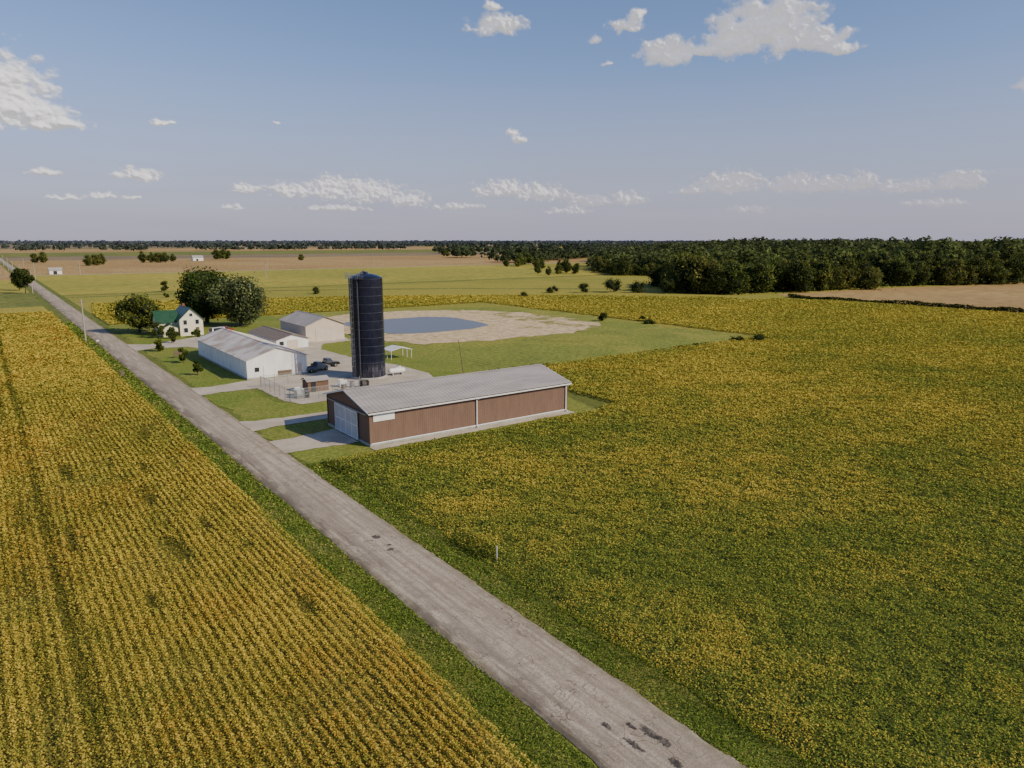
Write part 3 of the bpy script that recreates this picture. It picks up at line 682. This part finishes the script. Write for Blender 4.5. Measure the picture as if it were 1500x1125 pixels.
# white long building
Bw, X, Y = gabled("farm_building", "long low white metal building with pale weathered metal roof", 37.0, 48.2, 131.6, 167.5, 3.6, 5.5, 'y', M_white, M_rust, .4, .3, .9)
t = MB(); t.box((5.6,-.08,.2),(8.2,-.04,1.1)); t.obj("panel", M_wood, Bw)
t = MB(); t.box((9.2,-.08,.1),(10.1,-.04,2.2)); t.obj("door", M_beige, Bw)
t = MB(); t.box((3.0,-.08,.1),(5.2,-.04,2.3)); t.obj("door", M_white, Bw)
t = MB(); t.box((1.4,-.07,1.3),(2.2,-.04,2.1)); t.obj("window", M_glass, Bw)
Bb, X, Y = gabled("pole_barn", "beige metal pole barn with pale grey roof near the pond", 63.0, 73.0, 171.5, 190, 4.2, 6.2, 'y', M_beige, M_roofg, .4, .3, .9, "barn")
t = MB(); t.box((2.5,-.09,.1),(7.5,-.04,3.4)); t.obj("door", M_beige, Bb)
Bs, X, Y = gabled("farm_building", "small low farm building with brown shingled roof", 53.0, 60.5, 163.5, 184, 2.4, 3.5, 'y', M_white, M_brroof, .4, .3, .9)
t = MB(); t.box((2.6,-.09,.1),(5.0,-.04,2.2)); t.obj("door", M_beige, Bs)
t = MB(); t.box((.7,-.07,1.1),(1.7,-.04,2.0)); t.obj("window", M_glass, Bs)
# farmhouse
H = thing("farmhouse", (41,204,.05), "cream two-storey farmhouse with green metal gable roofs", "house")
def gprism(x0,x1,y0,y1,ev,rg_,axis):
    mb = MB()
    if axis == 'y': mb.extr([(x0,0),(x1,0),(x1,ev),((x0+x1)/2,rg_),(x0,ev)], 'y', y0, y1)
    else: mb.extr([(y0,0),(y1,0),(y1,ev),((y0+y1)/2,rg_),(y0,ev)], 'x', x0, x1)
    return mb
def proof(x0,x1,y0,y1,ev,rg_,axis,oh=.45,th=.14):
    mb = MB()
    a0,a1 = (x0,x1) if axis=='y' else (y0,y1); b0,b1 = (y0,y1) if axis=='y' else (x0,x1)
    m_ = (a0+a1)/2; sl = (rg_-ev)/(m_-a0)
    pr = [(a0-oh,ev-sl*oh+.02),(m_,rg_+.02),(a1+oh,ev-sl*oh+.02),(a1+oh,ev-sl*oh+th),(m_,rg_+th+.05),(a0-oh,ev-sl*oh+th)]
    mb.extr(pr, axis, b0-oh, b1+oh); return mb
gprism(0,5.8,0,11,4.4,7.2,'y').obj("wall", M_cream, H); proof(0,5.8,0,11,4.4,7.2,'y').obj("roof", M_green, H)
gprism(-4.8,-.02,3.2,9.6,3.8,6.3,'x').obj("wall", M_cream, H); proof(-4.8,.3,3.2,9.6,3.8,6.3,'x').obj("roof", M_green, H)
gprism(-4.0,-.4,.6,3.18,2.4,3.2,'y').obj("porch", M_cream, H); proof(-4.0,-.4,.6,3.0,2.4,3.2,'y',.3).obj("porch_roof", M_green, H)
def win(x0, x1, z0, z1, y=0.0):
    t = MB(); t.box((x0,y-.05,z0),(x1,y-.01,z1)); w_ = t.obj("window", M_glass, H)
    f_ = MB(); f_.box((x0-.1,y-.08,z0-.1),(x1+.1,y-.055,z0)); f_.box((x0-.1,y-.08,z1),(x1+.1,y-.055,z1+.1)); f_.box((x0-.1,y-.08,z0),(x0,y-.055,z1)); f_.box((x1,y-.08,z0),(x1+.1,y-.055,z1)); f_.obj("frame", M_white, w_)
for a in (.9, 3.9): win(a, a+.9, 3.0, 4.2)
win(.9, 1.9, .9, 2.1); win(2.5,3.3,5.1,5.9); win(-3.2,-2.3,.9,1.9,.6)
t = MB(); t.box((3.9,-.06,.1),(4.8,-.02,2.2)); t.obj("door", M_wood, H)
t = MB(); t.box((2.6,7.5,6.3),(3.2,8.1,8.0)); t.obj("chimney", pmat("brick", (.25,.10,.07), None, 4, .9), H)
# ------------------------------------------------------------------ silo
m, nt = nt_new("dark_blue_glazed_steel"); g = N(nt)
pos = g.n("ShaderNodeNewGeometry").outputs["Position"]; a = g.noise(g.scalev(pos,(3,3,.25)), 1.2, 6, .7); b = g.noise(pos, 1.1, 4)
tc = g.n("ShaderNodeTexCoord").outputs["Object"]; sp = g.n("ShaderNodeSeparateXYZ"); g.l(tc, sp.inputs[0])
c = g.mix(g.ramp(b,.35,.65), (.009,.010,.022), (.013,.015,.032))
low = g.ramp(sp.outputs[2], 1.6, 3.6, .6, 0)
c = g.mix(g.math('MULTIPLY', g.ramp(a,.45,.7), low), c, (.18,.18,.20))
finish(g, c, .22, b, .06, .02, spec=.42); M_silo = m
M_band = pmat("silo_band_steel", (.06,.065,.09), (.04,.043,.06), 1, .35)
SL = thing("silo", (56.2,121.4,.1), "tall near-black navy steel silo with shallow domed roof and ladder", "silo")
RP = 1.515
prof = []; z = 0; rr_ = 3.02
for i in range(12): prof += [(rr_, z), (rr_, z+RP-.02)]; z += RP
zt = z-.02; MB().lathe(prof, 72).obj("wall", M_silo, SL)
t = MB()
for k in range(12):
    for i in range(72):
        a0, a1 = i/72*2*math.pi, (i+1)/72*2*math.pi; z0 = k*RP+RP-.08
        p = [(3.075*math.cos(q_), 3.075*math.sin(q_)) for q_ in (a0, a1)]; o_ = [(3.0*math.cos(q_), 3.0*math.sin(q_)) for q_ in (a0, a1)]
        t.add([(*p[0],z0),(*p[1],z0),(*p[1],z0+.08),(*p[0],z0+.08),(*o_[0],z0+.08),(*o_[1],z0+.08),(*o_[0],z0),(*o_[1],z0)], [(0,1,2,3),(3,2,5,4),(0,6,7,1)])
t.obj("hoop_band", M_band, SL)
t = MB()
for i in range(24):
    a = i/24*2*math.pi
    for k in range(12):
        aa = a+(k % 2)*math.pi/24; z0 = k*RP
        c0 = (3.02*math.cos(aa), 3.02*math.sin(aa)); t.tube((c0[0],c0[1],z0+.02),(c0[0],c0[1],z0+RP-.08),.02,n=4,cap=False)
t.obj("panel_seam", M_silo, SL)
pr = [(3.07, zt), (3.10, zt+.10), (2.9, zt+.22), (2.3, zt+.5), (1.4, zt+.78), (.5, zt+.92), (.45, zt+1.15), (.3, zt+1.2)]
MB().lathe(pr, 36).obj("roof", M_silo, SL)
t = MB(); t.lathe([(3.35,-.15),(3.35,.22),(3.1,.3)], 48); t.obj("foundation", M_conc, SL)
a = math.radians(196); dx, dy = math.cos(a), math.sin(a); tx_, ty_ = -dy, dx
t = MB()
for s_ in (-.28,.28): t.tube((3.35*dx+tx_*s_,3.35*dy+ty_*s_,.2),(3.35*dx+tx_*s_,3.35*dy+ty_*s_,zt+1.0),.035,n=6)
for i in range(62):
    z = .5+i*.3; t.tube((3.35*dx-tx_*.28,3.35*dy-ty_*.28,z),(3.35*dx+tx_*.28,3.35*dy+ty_*.28,z),.018,n=5)
t.obj("ladder", M_steel, SL)
t = MB()
for i in range(17):
    z = 2.4+i*1.0
    pts = [(3.35*dx+tx_*.36*math.cos(q_)+dx*.7*math.sin(q_), 3.35*dy+ty_*.36*math.cos(q_)+dy*.7*math.sin(q_), z) for q_ in np.linspace(0, math.pi, 9)]
    for p_, q_ in zip(pts[:-1], pts[1:]): t.tube(p_, q_, .022, n=4, cap=False)
for q_ in (math.pi*.25, math.pi*.5, math.pi*.75):
    p_ = (3.35*dx+tx_*.36*math.cos(q_)+dx*.7*math.sin(q_), 3.35*dy+ty_*.36*math.cos(q_)+dy*.7*math.sin(q_)); t.tube((*p_,2.4),(*p_,zt+.9),.018,n=4,cap=False)
t.obj("ladder_cage", M_steel, SL)
a2 = math.radians(218); ex, ey = math.cos(a2), math.sin(a2)
t = MB(); t.tube((3.3*ex,3.3*ey,.3),(3.3*ex,3.3*ey,zt+.5),.14,n=10); t.tube((3.3*ex,3.3*ey,zt+.5),(.6*ex,.6*ey,zt+1.3),.14,n=10); t.obj("fill_pipe", M_band, SL)
t = MB()
for k in range(14):
    q0 = math.radians(158+k*6); q1 = math.radians(164+k*6)
    for zz in (.55, 1.05): t.tube((3.6*math.cos(q0),3.6*math.sin(q0),zt+zz),(3.6*math.cos(q1),3.6*math.sin(q1),zt+zz),.025,n=4,cap=False)
    t.tube((3.6*math.cos(q0),3.6*math.sin(q0),zt),(3.6*math.cos(q0),3.6*math.sin(q0),zt+1.05),.025,n=4,cap=False)
    t.add([(3.05*math.cos(q0),3.05*math.sin(q0),zt+.02),(3.6*math.cos(q0),3.6*math.sin(q0),zt+.02),(3.6*math.cos(q1),3.6*math.sin(q1),zt+.02),(3.05*math.cos(q1),3.05*math.sin(q1),zt+.02)],[(0,1,2,3)])
t.obj("platform", M_steel, SL)

# ------------------------------------------------------------------ yard objects
T_ = thing("propane_tank", (61.2,120.0,.1), "white horizontal propane tank standing beside the silo", "tank")
t = MB(); pts = [(0,-1.75),(.25,-1.68),(.42,-1.5),(.5,-1.25),(.5,1.25),(.42,1.5),(.25,1.68),(.02,1.75)]
vs = []; n = 20
for r_, x_ in pts:
    for i in range(n): a = i/n*2*math.pi; vs.append((x_, r_*math.cos(a), .85+r_*math.sin(a)))
fs = [(k*n+i, k*n+(i+1)%n, (k+1)*n+(i+1)%n, (k+1)*n+i) for k in range(len(pts)-1) for i in range(n)]
t.add(vs, fs); t.obj("tank_body", M_white, T_, True)
for xx in (-.95,.95): t = MB(); t.box((xx-.12,-.4,0),(xx+.12,.4,.42)); t.obj("leg", M_conc, T_)
t = MB(); t.tube((0,0,1.33),(0,0,1.55),.16,n=12); t.obj("valve_cover", M_white, T_)
C_ = thing("canopy", (68.2,136.0,.05), "open-sided white canopy shelter standing on the grass", "canopy")
t = MB(); t.extr([(-.2,1.9),(2.4,2.5),(5.0,1.9),(5.0,1.97),(2.4,2.6),(-.2,1.97)],'y',-.2,4.2); t.obj("roof", M_white, C_)
for a in (0,4.8):
    for b in (0,2,4): t = MB(); t.tube((a,b,0),(a,b,1.94),.05,n=6); t.obj("post", M_white, C_)
p_ = thing("wooden_pole", (72.1,113.7,0), "thin bare wooden pole leaning behind the barn", "pole")
t = MB(); t.tube((0,0,-.3),(-.75,.5,6.6),.09,.06,8); t.obj("shaft", M_wood, p_); t = MB(); t.tube((-.73,.48,6.4),(-.9,.6,6.9),.05,.03,6); t.obj("tip", M_steel, p_)
Sh = thing("shed", (41.8,114.2,.1), "small brown shed with a grey roof in the fenced yard", "shed"); Sh.scale = (.85,.85,.85)
t = MB(); t.box((0,0,0),(4.2,3.0,2.1)); t.obj("wall", pmat("brown_boards",(.17,.095,.06),(.13,.075,.05),3,.8), Sh)
t = MB(); t.extr([(-.3,2.12),(1.5,2.75),(3.3,2.12),(3.3,2.2),(1.5,2.85),(-.3,2.2)],'x',-.3,4.5); t.obj("roof", M_roofg, Sh)
t = MB(); t.box((.6,-.05,.05),(1.6,-.01,1.9)); t.obj("door", M_dark, Sh)
# chain link fence
m, nt = nt_new("chain_link"); g = N(nt)
tr = g.n("ShaderNodeBsdfTransparent"); pb = g.n("ShaderNodeBsdfPrincipled"); pb.inputs["Base Color"].default_value = (.4,.41,.42,1); pb.inputs["Roughness"].default_value=.4
pos = g.n("ShaderNodeNewGeometry").outputs["Position"]; ss_ = g.n("ShaderNodeSeparateXYZ"); g.l(pos, ss_.inputs[0])
h_ = g.math('ADD', ss_.outputs[0], ss_.outputs[1])
w1_ = g.math('ABSOLUTE', g.math('SINE', g.math('MULTIPLY', g.math('ADD', h_, ss_.outputs[2]), 31.4)))
w2_ = g.math('ABSOLUTE', g.math('SINE', g.math('MULTIPLY', g.math('SUBTRACT', h_, ss_.outputs[2]), 31.4)))
mask = g.math('LESS_THAN', g.math('MINIMUM', w1_, w2_), .12)
mx = g.n("ShaderNodeMixShader"); g.l(mask, mx.inputs[0]); g.l(tr.outputs[0], mx.inputs[1]); g.l(pb.outputs[0], mx.inputs[2]); o = g.n("ShaderNodeOutputMaterial"); g.l(mx.outputs[0], o.inputs[0])
M_link = m
def fence(p, q):
    p = np.array(p, float); q = np.array(q, float); Ln = np.linalg.norm(q-p); d = (q-p)/Ln
    e = thing("chain_link_fence", (*p,.1), "galvanised chain-link fence around the gravel yard", "fence", "chain-link fence runs around the yard")
    k = max(1, round(Ln/2.6)); 
    for i in range(k+1): t = MB(); c = d*Ln*i/k; t.tube((c[0],c[1],0),(c[0],c[1],2.05),.04,n=6); t.obj("post", M_steel, e)
    t = MB(); t.tube((0,0,2.0),(d[0]*Ln,d[1]*Ln,2.0),.025,n=5); t.tube((0,0,1.0),(d[0]*Ln,d[1]*Ln,1.0),.018,n=5); t.obj("rail", M_steel, e)
    mesh_obj("wire_mesh", [(0,0,.05),(d[0]*Ln,d[1]*Ln,.05),(d[0]*Ln,d[1]*Ln,1.98),(0,0,1.98)], [(0,1,2,3)], M_link, e)
fence((36.8,123.2),(36.8,108.6)); fence((36.8,108.6),(48.5,108.9)); fence((36.8,123.2),(44,123.4)); fence((48.5,108.9),(50.5,113))
# vehicles
M_tyre = pmat("tyre_rubber", (.02,.02,.02), None, 2, .85); M_lampw = pmat("lamp_lens", (.6,.6,.55), None, 2, .2); M_lampr = pmat("red_lamp", (.4,.02,.02), None, 2, .3)
def pickup(loc, rz, paint, label, van=False):
    e = thing("pickup_truck" if not van else "van", loc, label, "truck" if not van else "van", rz=rz)
    t = MB()
    if not van:
        t.extr([(-2.7,.45),(-2.7,.95),(-.25,1.0),(-.25,1.05),(1.15,1.08),(2.5,.98),(2.7,.8),(2.7,.42)],'y',-.92,-.80)
        t.extr([(-2.7,.45),(-2.7,.95),(-.25,1.0),(-.25,1.05),(1.15,1.08),(2.5,.98),(2.7,.8),(2.7,.42)],'y',.80,.92)
        t.box((-2.7,-.8,.45),(-2.62,.8,.95)); t.box((-2.6,-.8,.5),(-.3,.8,.62)); t.extr([(-.3,.45),(-.3,1.05),(1.15,1.08),(2.5,.98),(2.7,.8),(2.7,.42)],'y',-.8,.8)
    else:
        t.extr([(-2.7,.4),(-2.7,1.1),(1.2,1.1),(2.5,1.0),(2.7,.8),(2.7,.4)],'y',-.95,.95)
    t.obj("body", paint, e)
    a, b, c, d_ = (-.25,.0,.85,1.35) if not van else (-2.65,-2.5,1.0,1.7)
    zt_ = 1.78 if not van else 2.1
    t = MB(); k = len(t.v)
    t.v += [(a,-.84,1.06),(d_,-.84,1.06),(c,-.7,zt_),(b,-.7,zt_),(a,.84,1.06),(d_,.84,1.06),(c,.7,zt_),(b,.7,zt_)]
    t.f += [(0,1,2,3),(7,6,5,4),(3,2,6,7),(1,5,6,2),(0,3,7,4),(0,4,5,1)]
    cb_ = t.obj("cab", paint, e)
    def lerp(p, q, u): return tuple(p[i]+(q[i]-p[i])*u for i in range(3))
    for sgn in (-1, 1):
        f0 = [(a,sgn*.84,1.06),(d_,sgn*.84,1.06),(c,sgn*.7,zt_),(b,sgn*.7,zt_)]; cen = tuple(sum(v[i] for v in f0)/4 for i in range(3))
        vs = [lerp(cen, v, .84) for v in f0]; vs = [(v[0], v[1]+sgn*.012, v[2]) for v in vs]; mesh_obj("window", vs, [(0,1,2,3)], M_glass, e)
    for (p4, off) in (([(d_,-.84,1.06),(d_,.84,1.06),(c,.7,zt_),(c,-.7,zt_)], .015), ([(a,-.84,1.06),(a,.84,1.06),(b,.7,zt_),(b,-.7,zt_)], -.015)):
        cen = tuple(sum(v[i] for v in p4)/4 for i in range(3)); vs = [lerp(cen, v, .88) for v in p4]; vs = [(v[0]+off, v[1], v[2]+.004) for v in vs]; mesh_obj("windscreen", vs, [(0,1,2,3)], M_glass, e)
    for xx in (-1.75,1.75):
        for sgn in (-1,1):
            t = MB(); t.tube((xx,sgn*.72,.38),(xx,sgn*.96,.38),.38,n=18); w_ = t.obj("wheel", M_tyre, e)
            t = MB(); t.tube((xx,sgn*.90,.38),(xx,sgn*.975,.38),.21,n=12); t.obj("rim", M_steel, w_)
    for sgn in (-1,1):
        t = MB(); t.box((2.66,sgn*.62-.15,.68),(2.72,sgn*.62+.15,.84)); t.obj("headlight", M_lampw, e)
        t = MB(); t.box((-2.73,sgn*.82-.08,.65),(-2.701,sgn*.82+.08,.92)); t.obj("tail_light", M_lampr, e)
    t = MB(); t.box((2.7,-.88,.38),(2.82,.88,.58)); t.box((-2.84,-.88,.40),(-2.71,.88,.56)); t.obj("bumper", M_steel, e)
    return e
M_black = pmat("black_car_paint", (.012,.012,.015), None, 1, .2, spec=.6); M_silver = pmat("grey_car_paint", (.16,.17,.18), None, 1, .25, spec=.6); M_wcar = pmat("white_car_paint", (.7,.7,.7), None, 1, .25, spec=.5)
pickup((53.6,136.0,.11), math.radians(5), M_black, "black pickup truck parked on the gravel yard")
pickup((50.5,133.0,.11), math.radians(15), M_silver, "dark grey pickup truck parked by the white building")
pickup((50.0,200.5,.11), math.radians(20), M_wcar, "white van parked beside the farmhouse", True)
pickup((52.0,204.5,.11), math.radians(15), M_red, "red pickup truck parked beside the farmhouse")
pickup((45.2,117.9,.11), math.radians(80), M_wcar, "white pickup truck parked beside the small shed")
for i, (x, y, c_) in enumerate(((39.2,111.2,M_steel),(40.3,110.8,M_dark),(39.8,113.1,M_white),(47.3,112.5,M_wood),(48.4,115.6,M_white),(49.6,114.2,M_steel),(51.2,112.6,M_dark),(63.4,123.5,M_white))):
    e = thing("barrel" if i % 2 else "crate", (x,y,.11), "%s standing in the gravel farmyard" % ("metal storage barrel" if i % 2 else "slatted storage crate"), "barrel" if i % 2 else "crate", "barrels and crates in the yard")
    if i % 2:
        t = MB(); t.lathe([(.42,0),(.44,.05),(.42,.1),(.42,.5),(.45,.53),(.42,.56),(.42,.98),(.44,1.0),(.40,1.02)],18); t.obj("drum", c_, e); t = MB(); t.lathe([(.38,1.03),(.38,1.05)],18); t.obj("lid", M_steel, e)
    else:
        t = MB()
        for k in range(5): z = .1+k*.24; t.box((-.6,-.6,z),(.6,-.56,z+.17)); t.box((-.6,.56,z),(.6,.6,z+.17)); t.box((-.6,-.56,z),(-.56,.56,z+.17)); t.box((.56,-.56,z),(.6,.56,z+.17))
        t.obj("slats", c_, e); t = MB(); t.box((-.62,-.62,0),(.62,.62,.09)); t.obj("pallet", M_wood, e)
e = thing("sign", (31.7,166.4,.05), "small wooden sign board on two posts on the lawn", "sign")
t = MB(); t.box((0,0,.6),(1.8,.08,1.5)); t.obj("board", M_wood, e)
for xx in (.1,1.6): t = MB(); t.box((xx,.085,0),(xx+.1,.18,1.6)); t.obj("post", M_wood, e)
e = thing("utility_box", (19.3,149.5,.03), "brown utility pedestal on the grass verge", "utility box")
t = MB(); t.box((-.3,-.25,0),(.3,.25,1.0)); t.obj("cabinet", M_wood, e); t = MB(); t.box((-.34,-.29,1.0),(.34,.29,1.08)); t.obj("lid", M_brroof, e)
e = thing("marker_post", (30.4,43.4,.02), "thin white marker post at the field edge", "post")
t = MB(); t.tube((0,0,0),(0,0,1.25),.03,n=8); t.obj("shaft", M_white, e); t = MB(); t.tube((0,0,1.25),(0,0,1.32),.04,n=8); t.obj("cap", M_white, e)
e = thing("mailbox", (20.9,198,.03), "white mailbox on a wooden post beside the road", "mailbox")
t = MB(); t.box((-.06,-.06,0),(.06,.06,1.0)); t.obj("post", M_wood, e)
t = MB(); t.extr([(-.15,1.0),(.15,1.0),(.15,1.2),(.1,1.3),(-.1,1.3),(-.15,1.2)],'x',-.1,.45); t.obj("box", M_white, e)
up_ = thing("utility_pole", (19.6,208.4,0), "wooden utility pole with crossarm beside the road", "utility pole", "utility poles along the road")
t = MB(); t.tube((0,0,-.3),(0,0,10.6),.20,.13,10); t.obj("shaft", pmat("pole_wood",(.40,.35,.29),(.3,.26,.21),3,.9), up_)
t = MB(); t.box((-1.2,-.06,9.7),(1.2,.06,9.85)); t.obj("crossarm", M_wood, up_)
for xx in (-1.1,-.4,.5,1.1): t = MB(); t.tube((xx,0,9.86),(xx,0,10.08),.05,n=6); t.obj("insulator", M_steel, up_)
for (x, y) in ((19.4,414.3),(19.4,520),(19.4,625),(19.4,730),(19.4,850),(19.4,980),(28.6,560),(28.6,690),(87.6,393.6),(153.6,486),(60,622),(200,627),(300,627),(420,627)):
    copy_thing(up_, (x, y, 0), 0 if x < 30 else 1.57, 1.05)
def far_house(x, y, w, d, h, wm, rm, label):
    e = thing("farm_building", (x,y,0), label, "building", "farm buildings between the distant fields")
    gprism(0,w,0,d,h,h*1.6,'x').obj("wall", wm, e); proof(0,w,0,d,h,h*1.6,'x',.4).obj("roof", rm, e)
    t = MB(); t.box((w*.3,-.06,0),(w*.3+2.5,-.02,2.4)); t.obj("door", M_dark, e)
far_house(42,640,8,6,3,M_white,M_roofg,"white farm building standing beyond the fields")
far_house(215,960,12,9,4,M_white,M_roofg,"white farm building standing beyond the fields")
for (x,y,s) in ((1000,1950,.9),(1900,2900,1.3),(2050,2800,1.3),(1750,2950,1.1),(2150,3000,1.4)):
    far_house(x,y,26*s,12*s,4*s,M_beige,M_roofg,"pale distant farm building near the horizon")
